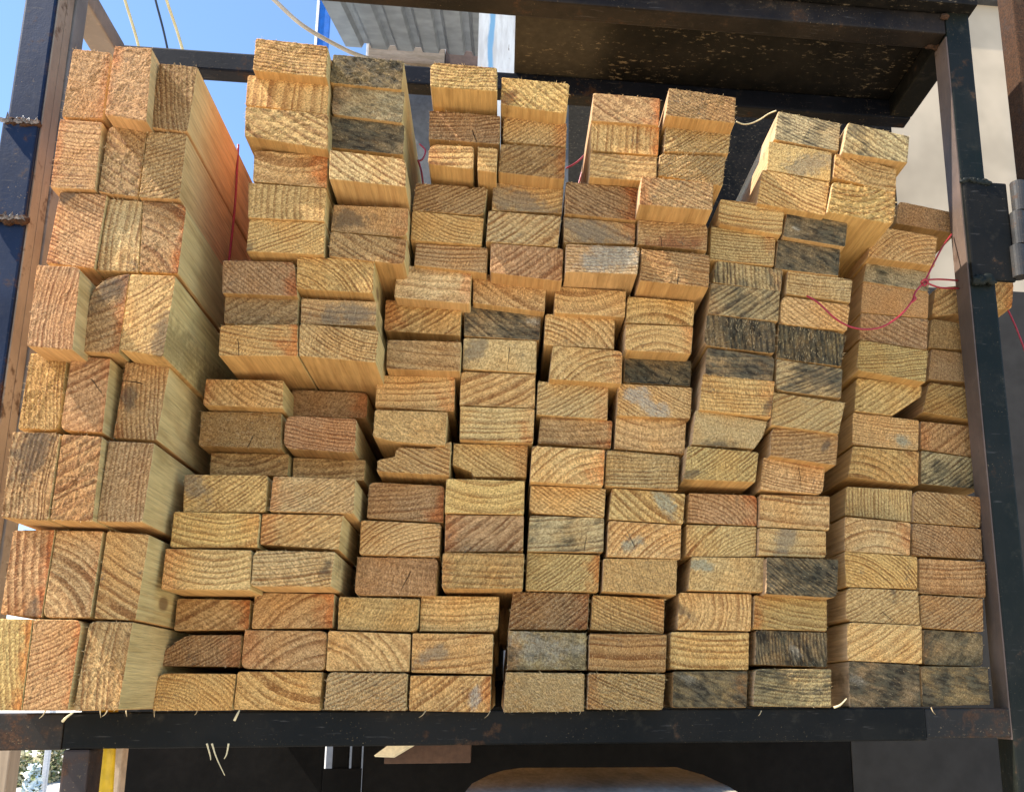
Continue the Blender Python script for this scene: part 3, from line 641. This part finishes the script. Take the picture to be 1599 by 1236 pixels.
# ------------------------------------------------------------------ the timber: where each board's end is, how far it sticks out, its tone and its rings
ZO = {'A': (0, 0), 'B': (360, 0), 'C': (640, 0), 'D': (860, 80), 'E': (1199, 0), 'F': (0, 260), 'G': (300, 300), 'H': (600, 260),
      'I': (820, 360), 'J': (1199, 280), 'K': (0, 520), 'L': (300, 560), 'M': (560, 560), 'N': (820, 580), 'O': (1199, 560), 'P': (0, 780),
      'Q': (220, 800), 'R': (500, 840), 'S': (820, 840), 'T': (1199, 820), 'U': (0, 916)}
DATA = r"""
1 1 L|A 440 290 670 315 620 720 370 710|150|o|0|r
1 1 M|A 690 275 920 288 885 738 628 695|172|o|0|r
1 1 R|A 960 378 1195 402 1132 800 895 770|155|b|v f|r
1 2 L|A 360 715 620 735 575 1150 300 1135|152|o|h f|
1 2 M|A 655 755 888 785 830 1193 590 1160|150|b|\|r
1 2 R|A 890 790 1130 805 1085 1205 835 1195|152|b|/ f|r
1 3 L|F 360 150 650 165 570 620 275 585|148|o|\ f|st:-.5,.95,.012,D
1 3 M|F 655 190 860 205 835 640 580 630|145|p|v|r
1 3 R|F 862 205 1130 225 1075 650 838 640|147|b|\a w|r R
1 4 L|F 220 590 490 600 440 1110 160 1085|172|o|v f|
1 4 M|F 650 665 785 642 718 1130 460 1118 510 880 565 735|146|b|/|st:.5,.55,.022,D
1 4 R|F 785 645 1065 655 985 1150 718 1108|158|k|/|st:.75,-.6,.020,D
1 5 L|K 185 115 410 125 350 590 105 580|130|k|v f|r
1 5 M|K 430 130 670 150 620 605 360 590|136|o|/|
1 5 R|K 755 170 1030 185 945 650 680 635|120|k|v f|r st:-.5,.1,.012,D
1 6 L|K 75 590 365 600 290 1135 5 1115|142|k|v f|r st:.1,.75,.030,D
1 6 M|K 375 605 620 620 560 1140 300 1130|142|o|/ w|r
1 6 R|K 655 645 935 660 860 1145 580 1140|132|b|v f|
1 7 L|P 80 180 335 175 250 715 0 690|108|o|v|R st:.5,-.95,.012,D
1 7 M|P 340 180 625 185 545 715 255 715|108|k|\a w|
1 7 R|P 645 185 905 205 820 730 565 718|108|k|\|
1 8 L|U -100 185 200 190 130 748 -190 745|112|v|v f|R
1 8 M|U 203 190 500 195 410 748 133 748|112|o|/ f|
1 8 R|U 540 200 805 208 715 745 440 750|110|k|v|r
2 1 L|B 148 228 590 278 582 470 130 425|135|t|h f|r
2 1 R|B 615 325 1050 370 1035 545 590 500|115|d|0|r st:-.1,.2,.016,O
2 2 L|B 100 450 600 510 585 690 85 635|120|t|v w|
2 2 R|B 620 515 1055 555 1040 745 605 690|110|y|0|r
2 3 L|B 85 640 595 690 590 905 80 820|130|t|\ w|r
2 3 R|B 605 700 1055 755 1045 938 600 890|105|d|0|r
2 4 L|B 140 905 590 940 585 1135 130 1095|112|t|u w|R
2 4 R|B 595 905 1065 960 1060 1130 590 1080|135|v|\|
2 5 L|PX 387 285 511 294 508 346 386 340|118|t|v|
2 5 R|G 850 75 1310 95 1300 275 830 235|100|b|0|st:-.6,0,.02,D
2 6 L|G 340 160 805 185 797 380 322 358|115|t|/ f|st:-.95,-.8,.010,D
2 6 R|G 830 235 1300 285 1285 440 820 388|110|b|\|r
2 7 L|G 182 408 622 420 640 630 175 610|105|b|\ f|R
2 7 R|G 630 385 1105 410 1092 612 625 582|108|t|\a f|
2 8 L|G 195 628 645 640 640 800 185 795|95|b|/|r
2 8 R|G 655 640 1120 660 1110 808 650 795|95|k|h|st:.4,0,.026,Y
2 9 L|G 165 800 640 795 640 990 155 988|115|t|h f|R
2 9 R|G 645 790 1130 835 1110 1030 640 988|115|t|\u f|
2 10 L|L 80 120 555 130 550 300 60 280|62|t|\u|
2 10 R|L 600 185 1065 205 1055 360 590 340|5|b|0|r
2 11 L|L 50 315 545 325 540 545 35 525|45|b|0|rr
2 11 R|L 560 340 995 360 985 570 545 540|48|o|h f|r rd
2 12 L|L 110 565 590 575 580 705 100 700|22|b|u|
2 12 R|L 605 595 1050 610 1040 735 600 715|12|b|h|
2 13 L|L -50 695 460 700 445 925 -60 925|70|t|/ f|st:-.75,.4,.022,Y
2 13 R|L 485 705 990 725 975 935 460 920|72|p|/ f|r
2 14 L|Q 195 -8 722 5 705 210 170 210|75|g|u|
2 14 R|Q 727 5 1225 15 1195 225 712 192|70|t|/ f|
2 15 L|Q 145 215 670 225 660 470 115 465|78|g|u|
2 15 R|Q 675 225 1175 235 1150 450 660 445|78|p|h f|r st:.85,.2,.010,D
2 16 L|Q 215 515 665 525 655 705 195 710|15|b|/ w|R
2 16 R|Q 685 480 1172 488 1160 695 662 700|20|b|/a w|R
2 17 L|Q 270 735 615 735 600 930 115 925 125 840|10|b|/ f|r
2 17 R|Q 622 705 1128 712 1112 952 598 942|20|b|/a w|
2 18 L|Q 100 965 580 970 550 1192 65 1195|20|t|\a f|
2 18 R|Q 580 955 1100 960 1080 1193 555 1188|22|t|\u w|
3 1 L|C 120 375 530 410 530 552 120 525|130|g|h f|r
3 1 R|C 552 465 965 505 950 690 545 630|115|g|\|r st:-.9,-.6,.014,R
3 2 L|C 115 665 550 700 545 872 110 840|95|b|h f|r
3 2 R|C 565 705 950 745 945 888 555 855|90|t|/ f|r
3 3 L|C 115 868 390 885 385 1025 105 990|108|t|h|
3 3 S|C 410 887 530 895 525 1045 405 1030|110|t|h|
3 3 R|C 545 868 945 892 935 1085 530 1040|100|b|/|r
3 4 L|H 185 100 510 118 530 160 545 122 625 130 605 300 165 265|80|b|/ f|r
3 4 R|H 655 95 1085 135 1075 285 645 265|75|k|u|st:-.5,0,.034,Y
3 5 L|H 165 265 605 310 590 475 155 445|80|t|\u f|
3 5 R|H 625 265 1070 300 1050 485 610 455|85|p|/|r
3 6 L|H 190 460 630 490 620 645 175 595|75|b|h f|
3 6 R|H 640 460 1085 495 1075 695 635 640|85|o|/|
3 7 L|H 75 590 530 625 520 830 55 790|68|p|h w|
3 7 R|H 535 640 980 682 970 880 530 822|55|t|\ w|
3 8 L|H 5 800 470 840 460 1020 -5 990|45|t|/|
3 8 R|H 480 840 950 860 940 1050 478 1022|40|d|\|st:.8,.2,.012,W
3 9 L|PX 604 530 721 533 719 580 602 576|58|b|h w|
3 9 R|PX 723 527 839 532 838 583 721 576|40|p|0|st:-.7,.2,.018,Y
3 10 L|M 110 95 585 110 580 320 95 290|35|t|h|
3 10 R|M 615 75 1070 95 1065 300 605 280|38|t|/ w|
3 11 L|M 95 305 540 320 525 525 190 500 82 468|48|t|0|r
3 11 R|M 610 285 1065 300 1055 510 605 490|42|p|h|
3 12 L|M 240 532 510 545 562 495 550 705 105 680 110 612 215 590 218 560|42|t|\ f|r
3 12 R|M 570 508 1025 520 1015 715 690 712 680 685 562 640|32|t|\ f|
3 13 L|M 60 740 520 765 515 990 45 960|22|b|h|R
3 13 R|M 525 720 1005 735 1000 940 515 930|38|g|u w|
3 14 L|M 10 970 500 995 490 1195 0 1180|25|t|/a f|
3 14 R|M 520 938 1000 945 995 1160 515 1165|35|b|/ w|
3 15 L|R 220 110 715 120 700 350 200 345|20|o|0|r
3 15 R|R 735 85 1235 90 1225 305 730 305|50|t|h|r
3 16 L|R 110 350 600 365 590 565 100 550|20|g|0|r
3 16 R|R 605 345 1085 350 1075 565 595 560|10|g|h|
3 17 L|R 45 555 550 575 540 805 30 800|25|t|\a w|
3 17 R|R 553 570 1048 575 1040 820 545 810|25|t|h|st:-.5,-.1,.016,Y
3 18 L|R 40 805 530 815 520 1040 15 1035|30|p|/ f|rr
3 18 R|R 540 825 1035 828 1030 1050 530 1040|28|t|/|st:.6,-.3,.010,W
4 1 L|D 255 250 665 285 655 450 240 420|100|b|\ w|R
4 1 R|D 710 220 1120 280 1115 437 690 387|122|b|\ f|r
4 2 L|D 240 425 660 455 650 630 235 600|95|t|v|R
4 2 R|D 690 450 1090 485 1075 620 680 605|97|g|/ f|rr
4 3 L|D 235 610 645 640 640 790 230 760|100|t|h|
4 3 R|D 655 620 1060 635 1040 815 645 750|97|g|/ f|rr
4 4 L|D 90 785 530 825 520 1025 80 980|85|b|\ f|r R
4 4 R|D 545 755 985 795 980 960 530 925|122|b|\ f|r
4 5 L|D 75 1000 515 1040 510 1165 75 1155|80|b|\|st:-.3,.2,.03,Y
4 5 R|D 525 1015 950 1040 945 1205 520 1165|85|b|h f|st:0,-.9,.03,R
4 6 L|I 245 80 695 100 680 265 240 250|97|p|h f|r st:.3,.2,.024,W
4 6 R|I 700 110 1120 145 1110 345 690 302|90|b|h f|r
4 7 L|I 180 335 612 365 605 525 170 495|55|t|u w|
4 7 R|I 615 395 1025 430 1018 575 602 555|50|g|a w|
4 8 L|I 120 500 545 530 540 715 110 690|45|g|\a|
4 8 R|I 605 562 1018 578 1005 745 598 722|60|t|a w|
4 9 L|I 165 690 590 725 585 925 140 895|55|g|/a w|
4 9 R|I 600 760 1005 785 1000 940 592 915|32|d|0|r st:-.3,.3,.02,O
4 10 L|I 75 905 505 940 500 1140 65 1110|38|v|/ f|
4 10 R|I 560 920 1010 945 1000 1135 550 1115|42|t|\ f|st:-.2,-.1,.022,W
4 11 L|N 90 270 530 295 520 465 75 430|32|b|h|R
4 11 R|N 545 270 975 295 965 500 535 465|32|t|u w|
4 12 L|N 40 445 485 470 475 690 25 665|45|g|/a w|R
4 12 R|N 490 470 935 510 925 715 480 690|35|v|h f|r
4 13 L|N 30 685 490 705 480 880 20 850|32|t|\ f|
4 13 R|N 520 700 970 735 955 920 500 890|30|g|\|st:.5,.2,.016,G
4 14 L|N 25 865 480 880 475 1090 10 1085|30|y|h|
4 14 R|N 500 895 945 925 940 1130 490 1115|30|t|/a|st:-.4,-.3,.012,G
4 15 L|S 10 85 455 100 445 325 0 315|25|v|/ f|R
4 15 R|S 470 120 920 125 915 345 462 322|28|t|0|r
4 16 L|S -75 320 390 335 380 550 -105 550|18|b|/ f|rr
4 16 R|S 405 340 845 365 840 575 390 552|14|t|\ f|r
4 17 L|S -105 555 375 570 370 795 -110 795|22|y|0|rr st:0,.2,.03,W
4 17 R|S 385 572 858 578 850 810 380 795|26|b|h w|
4 18 L|S -120 805 362 812 360 1045 -135 1050|30|p|0|rr
4 18 R|S 380 812 850 817 835 1035 370 1032|32|g|\ f|rr
5 1 L|E 60 670 442 745 430 915 35 840|85|y|\ f|
5 1 R|E 482 738 858 822 845 985 445 920|96|y|\|
5 2 L|E 5 850 390 920 380 1095 -10 1025|85|v|0|st:.4,-.1,.026,Y
5 2 R|E 405 925 780 1020 775 1165 390 1070|86|t|\u|r
5 3 L|J -35 -60 375 20 350 220 -70 145|85|t|\ f|
5 3 R|J 390 15 775 75 765 275 355 195|90|g|u|rr
5 4 L|D 1020 890 1415 935 1395 1110 1000 1040|78|t|h|
5 4 R|J 115 190 485 265 470 410 85 345|72|d|0|st:-.6,0,.004,W
5 5 L|I 1120 -28 1515 30 1502 215 1110 175|68|v|h f|
5 5 R|J 60 360 440 420 430 585 40 540|64|d|0|r
5 6 L|I 1150 178 1560 238 1545 368 1130 312|66|y|v f|
5 6 R|J 120 540 515 605 500 745 105 690|62|v|h f|
5 7 L|I 1120 315 1540 362 1530 550 1100 502|66|y|/|
5 7 R|J 80 700 500 760 480 915 70 870|62|t|\ f|
5 8 L|I 1095 505 1515 555 1510 745 1070 692|66|d|v|rr st:.2,0,.03,O
5 8 R|J 65 870 475 930 445 1130 50 1080|60|d|v|rr st:-.1,0,.02,O
5 9 L|I 1095 705 1510 762 1495 910 1080 872|66|d|h|st:-.7,.5,.02,O
5 9 R|O 50 0 455 60 445 240 45 190|60|y|/|st:.4,.1,.03,D
5 10 L|N 1070 10 1510 57 1485 280 1045 230|66|t|h f|st:.9,-.3,.010,D
5 10 R|O 30 200 470 265 430 455 15 400|62|v|/|r
5 11 L|N 1025 230 1465 300 1440 385 1385 468 1000 440|58|p|0|r st:-.4,-.8,.014,D
5 11 R|O 20 410 430 460 415 645 10 585|55|b|h f|st:.62,0,.007,D
5 12 L|N 975 445 1412 485 1392 668 955 650|62|v|/ f|st:-.8,-.6,.010,D
5 12 R|O -30 590 350 630 335 820 -50 790|40|t|h f|
5 13 L|N 985 730 1405 745 1400 930 975 910|30|b|\a f|R
5 13 R|O -50 815 378 828 375 1035 -55 1012|36|t|h w|
5 14 L|N 970 920 1400 935 1395 1115 965 1115|30|v|/a f|
5 14 R|T -55 12 355 35 355 195 -60 180|38|v|h w|st:-.2,.2,.02,Y
5 15 L|S 1000 110 1448 115 1440 325 980 315|32|v|0|st:-.7,.5,.012,G
5 15 R|T -10 190 430 205 420 440 -15 415|46|d|\ f|r
5 16 L|S 925 325 1370 335 1365 560 915 552|25|t|al|st:-.95,.1,.012,D
5 16 R|T -85 420 360 440 360 638 -92 625|24|v|h|r
5 17 L|S 875 562 1355 567 1350 795 870 790|24|g|h|
5 17 R|T -75 630 362 645 360 855 -80 840|22|d|v f|r st:.1,-.3,.010,W
5 18 L|S 890 802 1345 800 1340 1022 885 1022|28|d|0|st:-.6,.6,.012,W
5 18 R|T -80 862 387 865 387 1098 -92 1090|30|y|h f|r
6 1 R|J 785 130 1140 205 1140 330 770 265|-52|o|0|r
6 2 L|J 630 275 1025 345 1010 525 600 470|0|t|/a|
6 3 L|J 595 490 985 565 970 680 572 614|-18|y|0|r
6 3 R|J 1010 655 1488 602 1476 775 985 830|-55|t|/|
6 4 L|J 570 616 975 682 970 838 557 802|-20|o|0|
6 4 R|J 985 840 1400 900 1395 1040 965 1015|-55|b|0|r
6 5 L|J 560 805 970 842 965 1030 545 965|-20|b|\|r
6 5 R|J 985 1022 1390 1075 1390 1240 965 1205|-52|b|0|r
6 6 L|J 550 965 970 1035 955 1225 530 1150|-10|v|h f|r
6 6 R|O 970 140 1390 205 1390 400 930 320|-50|t|/ f|r
6 7 L|O 530 112 935 165 925 228 750 345 520 315|-30|v|/|
6 7 R|O 920 375 1330 415 1330 608 920 545|-55|o|/|
6 8 L|O 510 322 915 370 910 555 505 517|-32|t|h f|st:.4,-.5,.013,G
6 8 R|O 922 552 1290 602 1285 790 922 755|-50|y|/ f|
6 9 L|O 510 525 915 560 910 765 480 712|-28|t|\a w|r
6 9 R|O 880 790 1290 832 1285 1018 872 985|-25|b|\ f|
6 10 L|O 468 768 875 792 870 985 462 942|-30|v|v f|
6 10 R|O 870 988 1290 1025 1300 1208 865 1185|-25|b|\a f|
6 11 L|O 462 950 865 987 860 1185 458 1160|-6|v|a w|
6 11 R|T 910 197 1315 217 1318 435 910 410|-22|o|h|
6 12 L|T 458 155 905 187 905 385 468 370|-6|t|\a f|
6 12 R|T 915 417 1300 440 1305 640 925 617|-16|b|/ f|r
6 13 L|T 468 372 910 392 922 602 468 577|-6|v|/ f|st:.3,.9,.010,D
6 13 R|T 935 625 1300 650 1302 850 938 840|-20|d|0|st:-.7,-.5,.016,O
6 14 L|T 474 580 932 602 935 835 478 815|-4|g|/ w|
6 14 R|T 922 847 1330 852 1345 1080 930 1092|-8|d|0|
6 15 L|T 484 817 918 842 928 1092 492 1096|-4|d|0|r st:-.8,.2,.014,W
"""
TONE = {'t': ('tan', (.60, .375, .155)), 'o': ('orange', (.51, .285, .130)), 'g': ('golden', (.64, .42, .17)), 'b': ('brown', (.45, .275, .125)),
        'p': ('pale', (.63, .435, .215)), 'y': ('greyish', (.46, .35, .19)), 'd': ('dark weathered', (.36, .25, .125)), 'v': ('yellowish', (.55, .375, .165)),
        'k': ('pinkish', (.58, .36, .158))}
STC = {'D': ((.050, .043, .034), 'black'), 'Y': ((.18, .15, .105), 'grey'), 'W': ((.36, .33, .26), 'pale'), 'G': ((.24, .26, .19), 'greenish'),
       'O': ((.42, .25, .10), 'orange'), 'R': ((.20, .055, .02), 'red')}
# ring patterns: direction of the tree's centre from the board's, distance, contrast, words
GR = {'h': (88, .45, 'flat rings'), 'a': (270, .085, 'arched rings'), 'u': (92, .10, 'dished rings'), 'v': (2, .40, 'upright rings'),
      '/': (122, .40, 'rings rising right'), '\\': (58, .40, 'rings falling right'), '/a': (305, .10, 'curved rings rising right'),
      '\\a': (235, .10, 'curved rings falling right'), '\\u': (62, .11, 'dished rings falling right'), 'al': (178, .050, 'rings round its left end'),
      '0': (75, .30, 'faint rings')}
ORD = 'zeroth first second third fourth fifth sixth seventh eighth ninth tenth eleventh twelfth thirteenth fourteenth fifteenth sixteenth seventeenth eighteenth'.split()
STACK = {1: 'leftmost stack', 2: 'second stack from left', 3: 'third stack from left', 4: 'third stack from right', 5: 'second stack from right', 6: 'rightmost stack'}
SHIFT = {1: -2, 2: -10, 3: -10, 4: -10, 5: -22, 6: 0}
SIDE = {'L': 'left', 'M': 'middle', 'R': 'right', 'S': 'narrow middle'}

def outline(pts, rad, step, rnd):
    """rounded, evenly spaced, slightly torn outline of a board's end (clockwise as seen from the front)"""
    n = len(pts); path = []
    for i in range(n):
        a, b, c = pts[i - 1], pts[i], pts[(i + 1) % n]
        la, lc = (a - b).length, (c - b).length
        rr = min(rad * rnd.uniform(.5, 1.5) * (3.2 if rnd.random() < .12 else 1), la * .4, lc * .4)
        p, q = b + (a - b) * (rr / la), b + (c - b) * (rr / lc)
        for k in range(4):
            t = k / 3
            path.append(p * (1 - t) ** 2 + b * 2 * t * (1 - t) + q * t * t)
    out = []
    for i in range(len(path)):
        a, b = path[i], path[(i + 1) % len(path)]
        L = (b - a).length; k = max(1, int(L / step))
        for j in range(k): out.append(a + (b - a) * (j / k))
    return out

def make_board(st, row, side, key, nums, d, tone, grain, ext):
    rnd = random.Random(st * 1000 + row * 10 + ord(side))
    Y = -(d + SHIFT[st]) / 1000.0
    if key == 'PX': px = [(nums[i], nums[i + 1]) for i in range(0, len(nums), 2)]
    else:
        zx, zy = ZO[key]
        px = [(zx + nums[i] / 3.8625, zy + nums[i + 1] / 3.8625) for i in range(0, len(nums), 2)]
    P3 = [at(u, v, Y) for u, v in px]
    ox, oz = sum(p.x for p in P3) / len(P3), sum(p.z for p in P3) / len(P3)
    pts = [Vector((p.x - ox, p.z - oz)) for p in P3]
    # a hair of clearance so that neighbours touch without sharing faces
    pts = [p * (1 - .0007 / max(p.length, .01)) for p in pts]
    hw = (max(p.x for p in pts) - min(p.x for p in pts)) / 2; hh = (max(p.y for p in pts) - min(p.y for p in pts)) / 2
    rough = 2 if 'rr' in ext else (1 if 'r' in ext else 0)
    ol = outline(pts, .007 if 'rd' in ext else .0022, .0017, rnd)
    n = len(ol)
    L = rnd.uniform(1.42, 1.5)
    off = Vector((rnd.uniform(-50, 50), rnd.uniform(-50, 50), rnd.uniform(-50, 50)))
    amp = (.0004, .0007, .0013)[rough]
    torn = []
    for i, p in enumerate(ol):
        q = p.normalized()
        f = mnoise.noise(Vector((p.x * 300, p.y * 300, 0)) + off) + .7 * mnoise.noise(Vector((p.x * 900, p.y * 900, 3)) + off)
        torn.append(p + q * (f * amp * .8 - amp * .3))
    bm = bmesh.new()
    fr = (1.0, .988, .965, .93, .885, .83, .77, .70, .63, .55, .47, .38, .29, .19, .09)
    rings = []
    for k, s in enumerate(fr):
        ring = []
        for i, p in enumerate(torn if k == 0 else ol):
            q = p * s
            y = .0008 * (k == 0) + amp * (mnoise.noise(Vector((q.x * 160, q.y * 160, 9)) + off) + .9 * mnoise.noise(Vector((q.x * 480, q.y * 480, 5)) + off))
            ring.append(bm.verts.new((q.x, y, q.y)))
        rings.append(ring)
    for k in range(len(rings) - 1):
        A, B = rings[k], rings[k + 1]
        for i in range(n):
            j = (i + 1) % n; bm.faces.new((A[j], A[i], B[i], B[j])).smooth = True
    cv = bm.verts.new((0, 0, 0))
    for i in range(n): bm.faces.new((rings[-1][(i + 1) % n], rings[-1][i], cv)).smooth = True
    prev = rings[0]
    bow = Vector((rnd.uniform(-.002, .002), rnd.uniform(-.0015, .0015)))
    for yy in (.0035, .03, .30, L):
        cur = [bm.verts.new((p.x + bow.x * yy, yy + (0 if yy > .01 else 0), p.y + bow.y * yy)) for p in ol]
        for i in range(n):
            j = (i + 1) % n; bm.faces.new((prev[i], prev[j], cur[j], cur[i]))
        prev = cur
    bm.faces.new(prev)
    bmesh.ops.recalc_face_normals(bm, faces=bm.faces[:])
    # torn fibres standing off the arrises, and off the face of the roughest ones
    def hair(x, z, dx, dz, dy, ln, rr):
        a = Vector((x, -.0002, z)); dirv = Vector((dx, dy, dz)).normalized()
        b = a + dirv * ln * .55; bend = Vector((rnd.uniform(-.4, .4), rnd.uniform(-.3, .2), rnd.uniform(-.5, .2)))
        c = b + (dirv + bend).normalized() * ln * .45
        s0 = dirv.orthogonal().normalized() * rr; s1 = dirv.cross(s0).normalized() * rr
        v = [bm.verts.new(a + o) for o in (s0, -s0 * .5 + s1 * .8, -s0 * .5 - s1 * .8)]
        w_ = [bm.verts.new(b + o * .75) for o in (s0, -s0 * .5 + s1 * .8, -s0 * .5 - s1 * .8)]
        t = bm.verts.new(c)
        for i in range(3):
            j = (i + 1) % 3
            f = bm.faces.new((v[i], v[j], w_[j], w_[i])); f.material_index = 1
            f = bm.faces.new((w_[i], w_[j], t)); f.material_index = 1
    for _ in range((18, 32, 54)[rough]):
        i = rnd.randrange(n); p = torn[i]; q = p.normalized()
        if p.y < 0 and rnd.random() < .35: continue
        hair(p.x, p.y, q.x * rnd.uniform(.1, 1) + rnd.uniform(-.7, .7), q.y * rnd.uniform(.1, 1.0) + rnd.uniform(-.4, .5), rnd.uniform(-1.2, -.1), rnd.uniform(.0012, (.0028, .0036, .005)[rough]), rnd.uniform(.00012, .00030))
    for _ in range((14, 55, 150)[rough]):
        s = math.sqrt(rnd.random()) * .96; p = ol[rnd.randrange(n)] * s
        ang = R(GR[grain.split()[0]][0]) + math.pi / 2 + rnd.uniform(-.5, .5) + (math.pi if rnd.random() < .5 else 0)
        hair(p.x, p.y, math.cos(ang), math.sin(ang), rnd.uniform(-.9, -.15), rnd.uniform(.0012, (.003, .004, .0065)[rough]), rnd.uniform(.00010, (.0002, .00024, .0004)[rough]))
    # the board's own tree
    gk = grain.split()
    th, dist, words = GR[gk[0]]
    th = R(th + rnd.uniform(-9, 9)); dist *= rnd.uniform(.85, 1.2)
    spc = (.0048 if 'f' in gk else .0105 if 'w' in gk else .0075) * rnd.uniform(.85, 1.15)
    con = .30 if gk[0] == '0' else rnd.uniform(.85, 1.0)
    tw, tc = TONE[tone]
    wa = {'d': rnd.uniform(.92, 1.0), 'y': rnd.uniform(.62, .76), 'v': rnd.uniform(.12, .28)}.get(tone, rnd.uniform(0, .16) if rnd.random() < .5 else 0)
    wang = th + math.pi / 2 + rnd.uniform(-.4, .4) if rnd.random() < .6 else rnd.uniform(0, math.pi)
    cka = th + math.pi + rnd.uniform(-.3, .3)
    ck = (rnd.uniform(-.6, .6) * hw, rnd.uniform(-.5, .5) * hh, cka) if rnd.random() < .06 else (9, 9, 0)
    j = rnd.uniform(.90, 1.10); tc = (tc[0] * j, tc[1] * j * rnd.uniform(.98, 1.03), tc[2] * j * rnd.uniform(.90, 1.08))
    stain, scol, sword = (0, 0, 0), (0, 0, 0), None
    red = 0.0
    for e in ext.split():
        if e.startswith('st:'):
            a = e[3:].split(','); stain = (float(a[0]) * hw, float(a[1]) * hh, float(a[2])); scol, sword = STC[a[3]]
        if e == 'R': red = .8
    if not red and rnd.random() < .35: red = rnd.choice((-1, 1)) * rnd.uniform(.25, .55)
    sa = R(rnd.choice((90, 60, 120, 35, 145, 80)) + rnd.uniform(-12, 12))
    vals = {'seed': tuple(off), 'crack': ck, 'wth': (wa, math.cos(wang), math.sin(wang)), 'pith': (math.cos(th) * dist, math.sin(th) * dist, spc), 'prm': (con, float(rough), red),
            'stain': stain, 'saw': (math.cos(sa), math.sin(sa), rnd.uniform(.05, .45)), 'half': (hw, hh, .85 if (st == 1 and row < 3) else rnd.uniform(0, .2))}
    me = bpy.data.meshes.new('board'); bm.to_mesh(me); bm.free()
    me.materials.append(WOOD); me.materials.append(FIBRE)
    nv = len(me.vertices)
    for k, v in vals.items():
        a = me.attributes.new(k, 'FLOAT_VECTOR', 'POINT'); a.data.foreach_set('vector', list(v) * nv)
    for k, v in (('tone', tc), ('staincol', scol)):
        a = me.attributes.new(k, 'FLOAT_COLOR', 'POINT'); a.data.foreach_set('color', (list(v) + [1.0]) * nv)
    o = bpy.data.objects.new('board', me); COL.objects.link(o)
    o.location = (ox, Y, oz)
    look = tw + ' board'
    if st == 1: look = tw + ' upright board'
    if rough == 2: look = 'rough ' + look
    if sword: what = f'{sword} stain'
    else: what = words
    if len(px) > 4: what = 'broken corner'
    if (st, row, side) == (3, 3, 'S'): look, what = 'tan narrow batten', 'flat rings'; pos = 'middle'
    sidew = SIDE[side] if not (st == 3 and side == 'S') else 'middle'
    lab = f'{look}, {what}, {sidew} of {ORD[row]} row down, {STACK[st]}'
    assert len(lab.split()) <= 16, lab
    tag(o, lab, 'board', 'sawn boards stacked in the rack')
    return o

for ln in DATA.strip().splitlines():
    a, b, d, tone, grain, ext = ln.split('|')
    st, row, side = a.split()
    k, *nums = b.split()
    make_board(int(st), int(row), side, k, [float(x) for x in nums], float(d), tone, grain, ext)
